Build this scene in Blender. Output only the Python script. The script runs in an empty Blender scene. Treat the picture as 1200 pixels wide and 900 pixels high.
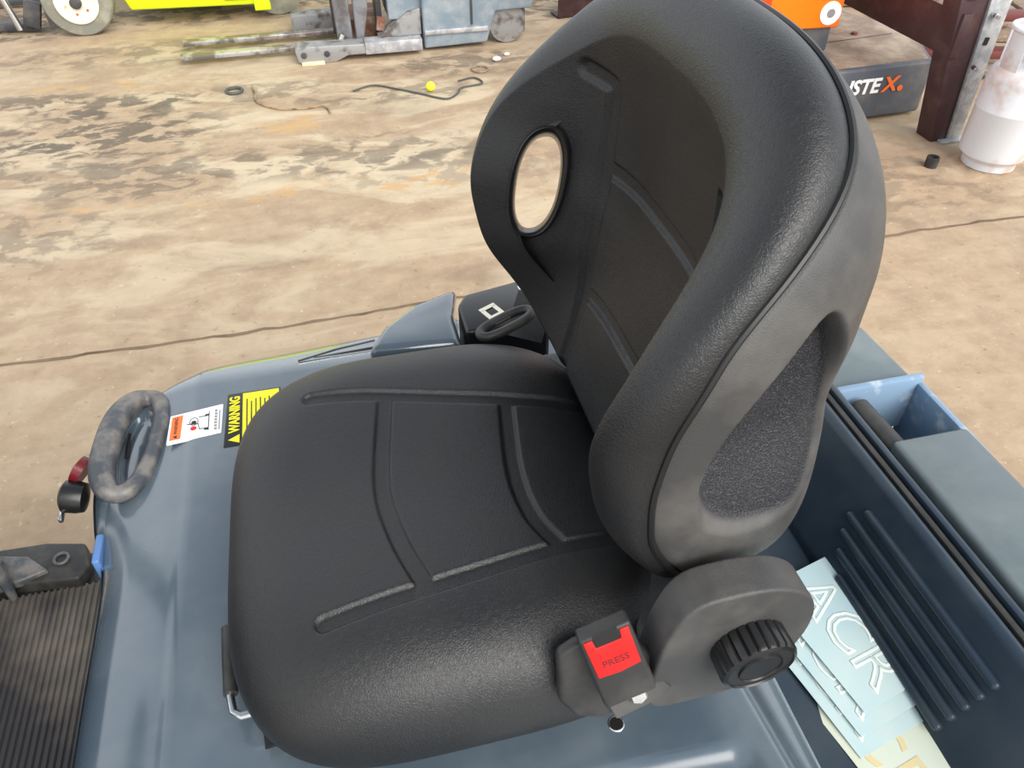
import bpy, bmesh, math, random
import numpy as np
from mathutils import Vector, Matrix
random.seed(4)
PI = math.pi
scn = bpy.context.scene
COL = scn.collection

# ------------------------------------------------------------ camera, world, lights, exposure
P_, YW = math.radians(41.5), math.radians(13.7)
F = Vector((math.sin(YW)*math.cos(P_), math.cos(YW)*math.cos(P_), -math.sin(P_)))
Rt = Vector((math.cos(YW), -math.sin(YW), 0)); Up = Rt.cross(F)
cd = bpy.data.cameras.new('camera'); cam = bpy.data.objects.new('camera', cd); COL.objects.link(cam)
cam.matrix_world = Matrix(((Rt.x, Up.x, -F.x, 0), (Rt.y, Up.y, -F.y, 0), (Rt.z, Up.z, -F.z, 1.75), (0, 0, 0, 1)))
cd.sensor_width = 36; cd.lens = 920*36/1200; cd.clip_start = 0.02; cd.clip_end = 100
scn.camera = cam

w = bpy.data.worlds.new('world'); scn.world = w; w.use_nodes = True
nt = w.node_tree; nt.nodes.clear()
tc = nt.nodes.new('ShaderNodeTexCoord'); sp = nt.nodes.new('ShaderNodeSeparateXYZ')
rp = nt.nodes.new('ShaderNodeValToRGB'); bg = nt.nodes.new('ShaderNodeBackground'); wo = nt.nodes.new('ShaderNodeOutputWorld')
nt.links.new(tc.outputs['Generated'], sp.inputs[0]); nt.links.new(sp.outputs['Z'], rp.inputs[0])
nt.links.new(rp.outputs[0], bg.inputs[0]); nt.links.new(bg.outputs[0], wo.inputs[0])
rp.color_ramp.elements[0].position = 0.56; rp.color_ramp.elements[0].color = (1.35, 1.42, 1.50, 1)
rp.color_ramp.elements[1].position = 0.84; rp.color_ramp.elements[1].color = (.40, .46, .55, 1)
bg.inputs[1].default_value = 1.0

sl = bpy.data.lights.new('sun', 'SUN'); sun = bpy.data.objects.new('sun', sl); COL.objects.link(sun)
sl.energy = 4.4; sl.angle = math.radians(52); sl.color = (1, .96, .90)
sun.rotation_euler = Vector((-.35, .80, -.72)).to_track_quat('-Z', 'Y').to_euler()

scn.view_settings.view_transform = 'Standard'; scn.view_settings.look = 'None'
scn.view_settings.gamma = 1; scn.view_settings.use_curve_mapping = False
scn.view_settings.exposure = 0.05

# ------------------------------------------------------------ materials
def mat(name, base, rough=.5, metal=0, var=None, vscale=8, vlo=.45, vhi=.65, bump=0, bscale=300, bkind='noise',
        coat=0, rvar=None, spec=.5, detail=4, aniso=None, bdist=.001, trans=0, sheen=0):
    m = bpy.data.materials.new(name); m.use_nodes = True; n = m.node_tree; N = n.nodes; L = n.links
    b = N['Principled BSDF']
    b.inputs['Base Color'].default_value = (*base, 1); b.inputs['Roughness'].default_value = rough
    b.inputs['Metallic'].default_value = metal; b.inputs['Coat Weight'].default_value = coat
    b.inputs['Coat Roughness'].default_value = .12; b.inputs['Specular IOR Level'].default_value = spec
    b.inputs['Transmission Weight'].default_value = trans
    if sheen: b.inputs['Sheen Weight'].default_value = sheen; b.inputs['Sheen Roughness'].default_value = .4
    t = N.new('ShaderNodeTexCoord'); mp = N.new('ShaderNodeMapping'); L.new(t.outputs['Object'], mp.inputs[0])
    if aniso: mp.inputs['Scale'].default_value = aniso
    if var or rvar:
        nz = N.new('ShaderNodeTexNoise'); nz.inputs['Scale'].default_value = vscale; nz.inputs['Detail'].default_value = detail
        nz.inputs['Roughness'].default_value = .62
        L.new(mp.outputs[0], nz.inputs[0])
        mr = N.new('ShaderNodeMapRange'); mr.inputs[1].default_value = vlo; mr.inputs[2].default_value = vhi
        L.new(nz.outputs[0], mr.inputs[0])
        if var:
            mx = N.new('ShaderNodeMix'); mx.data_type = 'RGBA'
            mx.inputs[6].default_value = (*base, 1); mx.inputs[7].default_value = (*var, 1)
            L.new(mr.outputs[0], mx.inputs[0]); L.new(mx.outputs[2], b.inputs['Base Color'])
        if rvar is not None:
            m2 = N.new('ShaderNodeMapRange'); m2.inputs[3].default_value = rough; m2.inputs[4].default_value = rvar
            L.new(mr.outputs[0], m2.inputs[0]); L.new(m2.outputs[0], b.inputs['Roughness'])
    if bump:
        if bkind == 'voronoi':
            k = N.new('ShaderNodeTexVoronoi'); k.feature = 'DISTANCE_TO_EDGE'; k.inputs['Scale'].default_value = bscale
            k2 = N.new('ShaderNodeMapRange'); k2.inputs[2].default_value = .25
            L.new(k.outputs['Distance'], k2.inputs[0]); src = k2.outputs[0]
            nw = N.new('ShaderNodeTexNoise'); nw.inputs['Scale'].default_value = bscale*.5; L.new(t.outputs['Object'], nw.inputs[0])
            va = N.new('ShaderNodeMixRGB'); va.blend_type = 'ADD'; va.inputs[0].default_value = .012
            L.new(t.outputs['Object'], va.inputs[1]); L.new(nw.outputs[1], va.inputs[2]); L.new(va.outputs[0], k.inputs['Vector'])
        else:
            k = N.new('ShaderNodeTexNoise'); k.inputs['Scale'].default_value = bscale; k.inputs['Detail'].default_value = 3
            L.new(mp.outputs[0], k.inputs[0]); src = k.outputs[0]
        bp = N.new('ShaderNodeBump'); bp.inputs['Strength'].default_value = bump; bp.inputs['Distance'].default_value = bdist
        L.new(src, bp.inputs['Height']); L.new(bp.outputs[0], b.inputs['Normal'])
    return m

M = {}
M['vinyl'] = mat('black_vinyl', (.0075, .0075, .008), .42, var=(.013, .012, .011), vscale=7, vlo=.4, vhi=.75, bump=.38, bscale=340, bkind='voronoi', bdist=.0004, rvar=.5, spec=.6)
M['shell'] = mat('textured_plastic', (.045, .044, .043), .5, var=(.11, .103, .095), vscale=9, vlo=.45, vhi=.75, bump=.7, bscale=900, bdist=.0006, rvar=.62)
def add_coarse(m):
    n = m.node_tree; N = n.nodes; L = n.links; b = N['Principled BSDF']
    A = N.new('ShaderNodeAttribute'); A.attribute_name = 'coarse'
    c0 = b.inputs['Base Color'].links[0].from_socket; n0 = b.inputs['Normal'].links[0].from_socket
    t = N.new('ShaderNodeTexCoord'); k = N.new('ShaderNodeTexNoise'); k.inputs['Scale'].default_value = 650; L.new(t.outputs['Object'], k.inputs[0])
    r = N.new('ShaderNodeValToRGB'); r.color_ramp.elements[0].position = .5; r.color_ramp.elements[0].color = (.010, .010, .013, 1)
    r.color_ramp.elements[1].position = .72; r.color_ramp.elements[1].color = (.06, .06, .07, 1); L.new(k.outputs[0], r.inputs[0])
    x = N.new('ShaderNodeMix'); x.data_type = 'RGBA'; L.new(A.outputs['Fac'], x.inputs[0]); L.new(c0, x.inputs[6]); L.new(r.outputs[0], x.inputs[7]); L.new(x.outputs[2], b.inputs['Base Color'])
    bp = N.new('ShaderNodeBump'); bp.inputs['Distance'].default_value = .0012; L.new(A.outputs['Fac'], bp.inputs['Strength']); L.new(k.outputs[0], bp.inputs['Height'])
    L.new(n0, bp.inputs['Normal']); L.new(bp.outputs[0], b.inputs['Normal'])
add_coarse(M['shell'])
M['coarse'] = mat('coarse_plastic', (.02, .02, .022), .6, bump=1, bscale=500, bdist=.0012, var=(.06, .06, .065), vscale=480, vlo=.55, vhi=.7)
M['blackgloss'] = mat('black_gloss_plastic', (.01, .01, .01), .3, bump=.1, bscale=200)
M['blackmatte'] = mat('black_plastic', (.022, .021, .02), .5, bump=.3, bscale=600, bdist=.0004, var=(.05, .047, .043), vscale=14)
M['hood'] = mat('blue_grey_paint', (.068, .095, .122), .17, var=(.12, .148, .168), vscale=5.5, vlo=.42, vhi=.72, coat=1, rvar=.34, bump=.06, bscale=22, bdist=.002)
M['hooddark'] = mat('dark_blue_plastic', (.018, .032, .05), .38, var=(.035, .05, .062), vscale=9, vlo=.45, vhi=.7, bump=.25, bscale=700, bdist=.0004)
M['lid'] = mat('grey_blue_lid', (.115, .145, .155), .4, var=(.17, .20, .20), vscale=12, vlo=.45, vhi=.75, rvar=.5, aniso=(1, 1, 1))
M['palewall'] = mat('pale_blue_worn_paint', (.20, .30, .42), .45, var=(.5, .56, .62), vscale=30, vlo=.55, vhi=.75)
M['bluepatch'] = mat('bright_blue_paint', (.09, .19, .42), .4)
M['dusty'] = mat('dusty_grey_plastic', (.055, .062, .072), .45, var=(.17, .155, .14), vscale=30, vlo=.42, vhi=.62, bump=.2, bscale=200)
M['rubber'] = mat('ribbed_rubber', (.045, .042, .046), .5, var=(.22, .19, .15), vscale=3.2, vlo=.45, vhi=.72, rvar=.7)
M['darkstep'] = mat('dark_step_plate', (.025, .026, .024), .55, var=(.06, .055, .048), vscale=20)
M['steel'] = mat('bright_steel', (.6, .6, .6), .25, 1)
M['gold'] = mat('zinc_steel', (.62, .58, .48), .3, 1)
M['galv'] = mat('galvanised_steel', (.33, .34, .36), .5, .35, var=(.5, .5, .5), vscale=14, vlo=.45, vhi=.6)
M['worn'] = mat('worn_grey_steel', (.3, .3, .3), .55, .3, var=(.12, .1, .09), vscale=12, vlo=.5, vhi=.65)
M['fork'] = mat('worn_fork_steel', (.2, .165, .15), .4, .6, var=(.5, .48, .48), vscale=8, vlo=.45, vhi=.6)
M['red'] = mat('red_plastic', (.62, .006, .005), .4)
M['reddark'] = mat('dark_red_lens', (.14, .01, .015), .25)
M['white'] = mat('white_print', (.85, .85, .84), .4)
M['orangeprint'] = mat('orange_print', (.85, .16, .03), .4)
M['yellowprint'] = mat('yellow_print', (.9, .82, .01), .4)
M['blackprint'] = mat('black_print', (.008, .008, .008), .4)
M['greyprint'] = mat('grey_print', (.25, .25, .25), .4)
M['lime'] = mat('lime_yellow_paint', (.70, .86, .01), .35)
M['rust'] = mat('rust_patch', (.4, .1, .03), .8, var=(.6, .5, .25), vscale=14, vlo=.45, vhi=.6)
M['tyre'] = mat('grey_tyre', (.19, .185, .15), .8, var=(.30, .29, .22), vscale=8)
M['cream'] = mat('cream_wheel', (.78, .75, .6), .5, var=(.5, .4, .25), vscale=10, vlo=.6, vhi=.75)
M['darkmetal'] = mat('dark_metal', (.04, .04, .045), .55, var=(.09, .08, .07), vscale=10)
M['stackblue'] = mat('pale_grey_blue_paint', (.20, .26, .31), .45, var=(.32, .36, .39), vscale=7, vlo=.45, vhi=.65)
M['stackgrey'] = mat('grey_frame_paint', (.2, .205, .22), .5, var=(.11, .1, .1), vscale=9)
M['rustbrown'] = mat('rusty_brown', (.16, .06, .035), .75, var=(.3, .22, .16), vscale=10)
M['maroon'] = mat('dark_maroon_paint', (.045, .018, .02), .5, var=(.085, .045, .04), vscale=9, vlo=.5, vhi=.75)
M['orange'] = mat('orange_paint', (.95, .2, .005), .35, var=(.85, .15, .01), vscale=5)
M['redpanel'] = mat('red_orange_paint', (.7, .06, .01), .4)
M['slate'] = mat('slate_grey_paint', (.07, .078, .095), .5, var=(.12, .11, .11), vscale=8)
M['dirtytop'] = mat('dusty_brown_top', (.22, .16, .115), .8, var=(.36, .29, .22), vscale=6, vlo=.42, vhi=.62, bump=.3, bscale=40)
M['gas'] = mat('white_cylinder_paint', (.66, .67, .70), .35, var=(.52, .33, .25), vscale=4.5, vlo=.52, vhi=.72, rvar=.5)
M['brass'] = mat('brass', (.55, .36, .12), .35, 1)
M['paleyellow'] = mat('pale_yellow_block', (.75, .66, .4), .6)
M['stone'] = mat('pale_stone', (.7, .68, .64), .8)
M['yball'] = mat('yellow_plastic', (.85, .78, .04), .4)
M['cable'] = mat('grey_cable', (.07, .075, .07), .6)
M['tan'] = mat('tan_rope', (.36, .25, .13), .9, var=(.12, .08, .05), vscale=12)
M['timber'] = mat('weathered_timber', (.2, .14, .1), .85, var=(.35, .28, .2), vscale=20, aniso=(1, 6, 6))
M['redstrip'] = mat('red_paint', (.14, .03, .025), .6)

# concrete
def concrete():
    m = bpy.data.materials.new('stained_concrete'); m.use_nodes = True; n = m.node_tree; N = n.nodes; L = n.links
    b = N['Principled BSDF']; b.inputs['Roughness'].default_value = .78
    t = N.new('ShaderNodeTexCoord')
    def noise(scale, sc=(1, 1, 1), det=6, rough=.6, dist=0, loc=(0, 0, 0)):
        mp = N.new('ShaderNodeMapping'); mp.inputs['Scale'].default_value = sc; mp.inputs['Location'].default_value = loc
        L.new(t.outputs['Object'], mp.inputs[0])
        k = N.new('ShaderNodeTexNoise'); k.inputs['Scale'].default_value = scale; k.inputs['Detail'].default_value = det
        k.inputs['Roughness'].default_value = rough; k.inputs['Distortion'].default_value = dist
        L.new(mp.outputs[0], k.inputs[0]); return k.outputs[0]
    def ramp(src, lo, hi):
        r = N.new('ShaderNodeMapRange'); r.inputs[1].default_value = lo; r.inputs[2].default_value = hi; r.interpolation_type = 'SMOOTHSTEP'
        L.new(src, r.inputs[0]); return r.outputs[0]
    def mix(fac, a, c, k=1.0):
        x = N.new('ShaderNodeMix'); x.data_type = 'RGBA'
        if k != 1.0:
            mm = N.new('ShaderNodeMath'); mm.operation = 'MULTIPLY'; mm.inputs[1].default_value = k; L.new(fac, mm.inputs[0]); fac = mm.outputs[0]
        L.new(fac, x.inputs[0])
        if hasattr(a, 'links'): L.new(a, x.inputs[6])
        else: x.inputs[6].default_value = (*a, 1)
        if hasattr(c, 'links'): L.new(c, x.inputs[7])
        else: x.inputs[7].default_value = (*c, 1)
        return x.outputs[2]
    def mul(a, c):
        mm = N.new('ShaderNodeMath'); mm.operation = 'MULTIPLY'; L.new(a, mm.inputs[0]); L.new(c, mm.inputs[1]); return mm.outputs[0]
    def blob(cx, cy, rx, ry, soft=1.6):
        cx -= 1.0; cy -= 6.0   # the floor's own origin
        mp = N.new('ShaderNodeMapping'); mp.inputs['Location'].default_value = (-cx/rx, -cy/ry, 0); mp.inputs['Scale'].default_value = (1/rx, 1/ry, 0)
        L.new(t.outputs['Object'], mp.inputs[0])
        ln = N.new('ShaderNodeVectorMath'); ln.operation = 'LENGTH'; L.new(mp.outputs[0], ln.inputs[0])
        r = N.new('ShaderNodeMapRange'); r.inputs[1].default_value = soft; r.inputs[2].default_value = .2; L.new(ln.outputs['Value'], r.inputs[0]); return r.outputs[0]
    fine = noise(9, det=8, rough=.7)
    c = mix(ramp(fine, .3, .7), (.33, .235, .15), (.43, .315, .205))
    c = mix(ramp(noise(2.1, (1, 2.4, 1), dist=.6), .45, .7), c, (.50, .39, .26), .4)            # pale worn paths
    c = mix(mul(ramp(noise(1.5, (1, 2.2, 1), loc=(3, 1, 0), dist=.8), .45, .62), blob(.3, 4.0, 3.2, 1.7)), c, (.62, .53, .37), .65)
    c = mix(ramp(noise(1.3, (1, 1.7, 1), loc=(7, 3, 0), dist=.5), .52, .72), c, (.19, .135, .09), .45)   # darker dirt
    st = ramp(noise(6.0, (1, 1.5, 1), loc=(1, 8, 0), dist=.4), .42, .6)
    for cx, cy, rx, ry, k in ((-1.1, 4.35, .5, .30, .85), (-1.15, 4.75, .45, .14, .8), (-.9, 3.8, .55, .22, .6), (-.35, 4.75, .45, .16, .5),
                              (.15, 3.8, .55, .2, .6), (-1.9, 4.2, .5, .35, .7), (.55, 3.55, .5, .2, .4), (-1.5, 3.3, .6, .25, .5),
                              (.4, 4.55, .5, .12, .55), (-.6, 5.6, 1.6, .22, .5), (.9, 4.95, .5, .2, .6), (2.4, 2.9, .8, .35, .4), (-2.2, 6.4, .7, .4, .9), (-.8, 6.5, 1.2, .35, .8), (1.5, 6.2, .9, .5, .8), (-1.6, 4.9, .3, .12, .7)):
        c = mix(ramp(mul(st, blob(cx, cy, rx, ry)), .05, .62), c, (.08, .062, .048), k*.9)
    o = ramp(noise(3.0, (1, 2, 1), loc=(5, 5, 0)), .5, .62)
    for cx, cy, rx, ry in ((-1.2, 5.05, .35, .1), (-.2, 4.25, .3, .1), (-.75, 3.5, .35, .1), (-1.75, 3.55, .35, .1), (.2, 3.45, .5, .1)):
        c = mix(ramp(mul(o, blob(cx, cy, rx, ry)), .05, .5), c, (.50, .31, .14), .7)
    c = mix(ramp(noise(38, det=4), .62, .74), c, (.68, .56, .42), .5)
    c = mix(ramp(noise(26, det=3, loc=(2, 2, 0)), .62, .75), c, (.12, .09, .065), .5)
    L.new(c, b.inputs['Base Color'])
    bp = N.new('ShaderNodeBump'); bp.inputs['Strength'].default_value = .5; bp.inputs['Distance'].default_value = .012
    L.new(noise(7, det=8, rough=.7), bp.inputs['Height']); L.new(bp.outputs[0], b.inputs['Normal'])
    return m
M['concrete'] = concrete()
M['joint'] = mat('joint_dirt', (.20, .135, .085), .9, var=(.11, .075, .05), vscale=5)

def sheetmat(name, a, b_):
    m = mat(name, a, .35, var=b_, vscale=6, vlo=.35, vhi=.65)
    m.node_tree.nodes['Principled BSDF'].inputs['Transmission Weight'].default_value = 0
    return m
M['sheet'] = sheetmat('pale_blue_film', (.44, .61, .66), (.56, .68, .66))
M['sheet2'] = sheetmat('cream_film', (.62, .64, .46), (.66, .72, .62))
M['sheetline'] = mat('white_letter_line', (.78, .86, .80), .4)
M['sheetline2'] = mat('cream_letter_fill', (.72, .60, .33), .4)

# ------------------------------------------------------------ helpers
def tag(o, label=None, cat=None, group=None, kind=None):
    for k, v in (('label', label), ('category', cat), ('group', group), ('kind', kind)):
        if v: o[k] = v
    return o
def root(name, loc, label, cat, group=None):
    o = bpy.data.objects.new(name, None); COL.objects.link(o); o.location = loc; o.empty_display_size = .05
    return tag(o, label, cat, group)
def origin(p):
    v = Vector((0, 0, 0))
    while p is not None: v = v + p.location; p = p.parent
    return v

class MB:
    def __init__(s): s.v = []; s.f = []
    def add(s, vs, fs):
        k = len(s.v); s.v += [tuple(v) for v in vs]; s.f += [tuple(i+k for i in f) for f in fs]; return s
    def bm(s, b):
        b.verts.index_update(); b.verts.ensure_lookup_table()
        s.add([v.co.copy() for v in b.verts], [[v.index for v in f.verts] for f in b.faces]); b.free(); return s
    def box(s, c, size, rot=None, bev=0, seg=2, axes=None):
        b = bmesh.new(); bmesh.ops.create_cube(b, size=1)
        for v in b.verts: v.co = Vector((v.co.x*size[0], v.co.y*size[1], v.co.z*size[2]))
        if bev: bmesh.ops.bevel(b, geom=list(b.edges), offset=bev, segments=seg, profile=.5, affect='EDGES')
        Mx = Matrix.Identity(3)
        if axes: Mx = Matrix((axes[0], axes[1], axes[2])).transposed()
        elif rot: 
            from mathutils import Euler
            Mx = Euler(rot).to_matrix()
        for v in b.verts: v.co = Mx @ v.co + Vector(c)
        return s.bm(b)
    def lathe(s, prof, c, axis=(0, 0, 1), seg=40, ribs=None):
        ax = Vector(axis).normalized(); u = ax.orthogonal().normalized(); v = ax.cross(u); c = Vector(c)
        vs = []; fs = []
        for r, h in prof:
            for i in range(seg):
                a = 2*PI*i/seg; rr = r
                if ribs and ribs[0] <= h <= ribs[1]: rr = r - (ribs[2] if (i % ribs[3]) == 0 else 0)
                vs.append(c + ax*h + (u*math.cos(a)+v*math.sin(a))*rr)
        for j in range(len(prof)-1):
            for i in range(seg):
                fs.append((j*seg+i, j*seg+(i+1) % seg, (j+1)*seg+(i+1) % seg, (j+1)*seg+i))
        fs.append(tuple(range(seg))[::-1]); fs.append(tuple((len(prof)-1)*seg+i for i in range(seg)))
        return s.add(vs, fs)
    def cyl(s, a, b, r, seg=24, r2=None):
        a = Vector(a); b = Vector(b); d = b-a
        return s.lathe([(r, 0), (r if r2 is None else r2, d.length)], a, d, seg)
    def tube(s, path, r, closed=False, seg=12, flat=1.0, up=None):
        P = [Vector(p) for p in path]; n = len(P); vs = []; fs = []
        rr = r if hasattr(r, '__len__') else [r]*n; prev = None
        for i in range(n):
            a = P[(i-1) % n] if (closed or i > 0) else P[0]; b = P[(i+1) % n] if (closed or i < n-1) else P[-1]
            t = (b-a).normalized()
            if up is not None: u = (Vector(up)-t*Vector(up).dot(t)).normalized()
            else:
                u = t.orthogonal().normalized() if prev is None else (prev-t*prev.dot(t)).normalized()
            prev = u; w_ = t.cross(u)
            for k in range(seg):
                an = 2*PI*k/seg; vs.append(P[i]+u*math.cos(an)*rr[i]*flat+w_*math.sin(an)*rr[i])
        m = n if closed else n-1
        for i in range(m):
            for k in range(seg):
                j = (i+1) % n
                fs.append((i*seg+k, i*seg+(k+1) % seg, j*seg+(k+1) % seg, j*seg+k))
        if not closed: fs.append(tuple(range(seg))[::-1]); fs.append(tuple((n-1)*seg+k for k in range(seg)))
        return s.add(vs, fs)
    def prism(s, poly, o, U, V, W, bev=0, seg=3):
        # polygon (u,v) extruded by vector W, from origin o
        o = Vector(o); U = Vector(U); V = Vector(V); W = Vector(W); b = bmesh.new()
        lo = [b.verts.new(o+U*p[0]+V*p[1]) for p in poly]
        f = b.faces.new(lo); r = bmesh.ops.extrude_face_region(b, geom=[f])
        for e in r['geom']:
            if isinstance(e, bmesh.types.BMVert): e.co += W
        bmesh.ops.recalc_face_normals(b, faces=list(b.faces))
        if bev: bmesh.ops.bevel(b, geom=list(b.edges), offset=bev, segments=seg, profile=.5, affect='EDGES', clamp_overlap=True)
        return s.bm(b)
    def build(s, name, m, parent=None, smooth=35, label=None, kind=None):
        me = bpy.data.meshes.new(name); o = bpy.data.objects.new(name, me); COL.objects.link(o)
        org = origin(parent)
        if parent is not None: o.parent = parent; vs = [Vector(v)-org for v in s.v]
        else:
            xs = np.array(s.v); c = Vector(((xs[:, 0].min()+xs[:, 0].max())/2, (xs[:, 1].min()+xs[:, 1].max())/2, xs[:, 2].min()))
            o.location = c; vs = [Vector(v)-c for v in s.v]
        me.from_pydata([tuple(v) for v in vs], [], s.f); me.update()
        b = bmesh.new(); b.from_mesh(me); bmesh.ops.recalc_face_normals(b, faces=list(b.faces)); b.to_mesh(me); b.free()
        me.materials.append(M[m])
        if smooth: me.shade_smooth(); me.set_sharp_from_angle(angle=math.radians(smooth))
        if label: o['label'] = label
        if kind: o['kind'] = kind
        return o

def text(txt, size, o, U, V, m, name, parent, depth=.0004, outline=0, align='CENTER', shear=0, squeeze=1.0, off=0):
    cu = bpy.data.curves.new(name, 'FONT'); cu.body = txt; cu.size = size; cu.align_x = align; cu.align_y = 'CENTER'
    cu.resolution_u = 3; cu.shear = shear; cu.offset = off
    if outline: cu.fill_mode = 'NONE'; cu.bevel_depth = outline; cu.bevel_resolution = 1
    else: cu.extrude = depth
    t = bpy.data.objects.new(name, cu); COL.objects.link(t)
    dg = bpy.context.evaluated_depsgraph_get(); me = bpy.data.meshes.new_from_object(t.evaluated_get(dg))
    bpy.data.objects.remove(t); bpy.data.curves.remove(cu)
    U = Vector(U).normalized(); V = Vector(V).normalized(); W = U.cross(V); org = origin(parent); o = Vector(o)
    for v in me.vertices: v.co = o + U*v.co.x*squeeze + V*v.co.y + W*v.co.z - org
    me.materials.clear(); me.materials.append(M[m]); ob = bpy.data.objects.new(name, me); COL.objects.link(ob)
    if parent is not None: ob.parent = parent
    return ob

def interp(x, pts, sm=.012):
    t = np.linspace(pts[0][0]-.1, pts[-1][0]+.1, 1500); v = np.interp(t, [p[0] for p in pts], [p[1] for p in pts])
    dt = t[1]-t[0]; k = int(3*sm/dt); g_ = np.exp(-(np.arange(-k, k+1)*dt/sm)**2/2); g_ /= g_.sum()
    v = np.convolve(np.pad(v, k, mode='edge'), g_, mode='valid'); return np.interp(x, t, v)
def sstep(x, a, b):
    t = np.clip((x-a)/(b-a), 0, 1); return t*t*(3-2*t)
def segdist(X, Y, pl):
    d = np.full(X.shape, 1e9)
    for (x0, y0), (x1, y1) in zip(pl[:-1], pl[1:]):
        dx, dy = x1-x0, y1-y0; L2 = dx*dx+dy*dy
        t = np.clip(((X-x0)*dx+(Y-y0)*dy)/L2, 0, 1)
        d = np.minimum(d, np.hypot(X-x0-t*dx, Y-y0-t*dy))
    return d
def smoothline(pl, n=12):
    # Catmull-Rom
    P = [np.array(p, float) for p in pl]; P = [2*P[0]-P[1]]+P+[2*P[-1]-P[-2]]; out = []
    for i in range(1, len(P)-2):
        for k in range(n):
            t = k/n; out.append(tuple(.5*((2*P[i])+(-P[i-1]+P[i+1])*t+(2*P[i-1]-5*P[i]+4*P[i+1]-P[i+2])*t*t+(-P[i-1]+3*P[i]-3*P[i+1]+P[i+2])*t**3)))
    out.append(tuple(P[-2])); return out
def closedsmooth(pl, n=10):
    P = [np.array(p, float) for p in pl]; m = len(P); out = []
    for i in range(m):
        a, b, c, d = P[(i-1) % m], P[i], P[(i+1) % m], P[(i+2) % m]
        for k in range(n):
            t = k/n; out.append(tuple(.5*((2*b)+(-a+c)*t+(2*a-5*b+4*c-d)*t*t+(-a+3*b-3*c+d)*t**3)))
    return out
def resample(pl, n):
    P = np.array(list(pl)+[pl[0]]); s = np.r_[0, np.cumsum(np.hypot(*(np.diff(P, axis=0).T)))]
    q = np.linspace(0, s[-1], n, endpoint=False)
    return np.interp(q, s, P[:, 0]), np.interp(q, s, P[:, 1])
def ringmesh(rings, cap_first=True, cap_last=False):
    # rings: list of (n,3) arrays
    n = len(rings[0]); vs = np.concatenate(rings); fs = []
    for j in range(len(rings)-1):
        for i in range(n):
            k = (i+1) % n; fs.append((j*n+i, j*n+k, (j+1)*n+k, (j+1)*n+i))
    if cap_first: fs.append(tuple(range(n)))
    if cap_last: fs.append(tuple((len(rings)-1)*n+i for i in range(n)))
    mb = MB(); mb.add([tuple(v) for v in vs], fs); return mb
def superell(cx, cy, a, b, n, N):
    t = np.linspace(0, 2*PI, 4000, endpoint=False); c, s = np.cos(t), np.sin(t)
    pl = list(zip(cx+a*np.sign(c)*np.abs(c)**(2/n), cy+b*np.sign(s)*np.abs(s)**(2/n))); return resample(pl, N)

# ============================================================ SETTING
g = MB(); g.add([(-12, -4, 0), (14, -4, 0), (14, 16, 0), (-12, 16, 0)], [(0, 1, 2, 3)])
fl = g.build('floor', 'concrete', smooth=0); fl['kind'] = 'structure'
# expansion joint, ragged
random.seed(9)
xs = np.arange(-4, 6, .06); up_ = []; dn_ = []
for x in xs:
    y = 2.44+.012*math.sin(x*3.1)+random.uniform(-.006, .006)+.01*x
    wd = .005+.004*random.random(); up_.append((x, y+wd, .002)); dn_.append((x, y-wd, .002))
n = len(xs); g = MB(); g.add(up_+dn_, [(i, i+1, n+i+1, n+i) for i in range(n-1)])
jt = g.build('trim_1', 'joint', smooth=0); jt['kind'] = 'structure'

# ============================================================ FORKLIFT BODY
fk = root('forklift', (.2, .58, 0), 'blue-grey painted forklift body carrying the black operator seat', 'forklift')
DZ = .98
HOLEX, HOLEY = -.328, .862
def hood():
    out = closedsmooth([(-.353, .30), (-.355, .50), (-.357, .66), (-.378, .75), (-.388, .84), (-.372, .93), (-.335, .985), (-.25, 1.03),
                        (-.10, 1.045), (.1, 1.06), (.3, 1.075), (.372, 1.06), (.378, .95), (.378, .70), (.376, .45), (.374, .25), (.374, .02), (.35, -.03), (.2, -.04), (-.2, -.04), (-.33, -.03), (-.352, .05)], 8)
    X, Y = resample(out, 800); cx, cy = .0, .55
    rings = []
    R = .045
    edge = list(zip(X, Y)); edge.append(edge[0])
    for r in np.sin(np.linspace(0.01, PI/2, 190)):
        x = cx+(X-cx)*r; y = cy+(Y-cy)*r
        d = segdist(x, y, edge); q = np.clip((R-d)/R, 0, 1)
        z = DZ-.002*sstep(-x, .24, .26)-.030*np.clip((-.25-x)/.11, 0, 1)**1.25 - .7*R*(1-np.sqrt(1-q*q*.98))
        z = z-.016*sstep(y, .95, 1.03)
        # near flange step: shallow recess towards the near right
        rec = sstep(x, .03, .10)*sstep(-x, -.318, -.285)*(1-sstep(y+.06*(x-.2), .262, .292))
        z = z-.008*rec
        # rib groove by the rear edge
        z = z-.006*np.exp(-((x-.332-.08*np.clip(.34-y, 0, 1))/.006)**2)
        # recess inside the grab loop
        e = np.hypot((x-HOLEX)/.028, (y-HOLEY)/.088); z = z-.014*(1-sstep(e, .75, 1.0))
        rings.append(np.c_[x, y, z])
    for k, zz in enumerate((.93, .86, .75, .62, .50)):
        sh = (.004, .006, .008, .01, .012)[k]
        rings.append(np.c_[cx+(X-cx)*(1-sh*.3), cy+(Y-cy)*(1-sh*.3), np.full(len(X), zz)])
    return ringmesh(rings)
hood().build('hood', 'hood', fk, smooth=50, label='glossy blue-grey hood panel')

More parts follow.
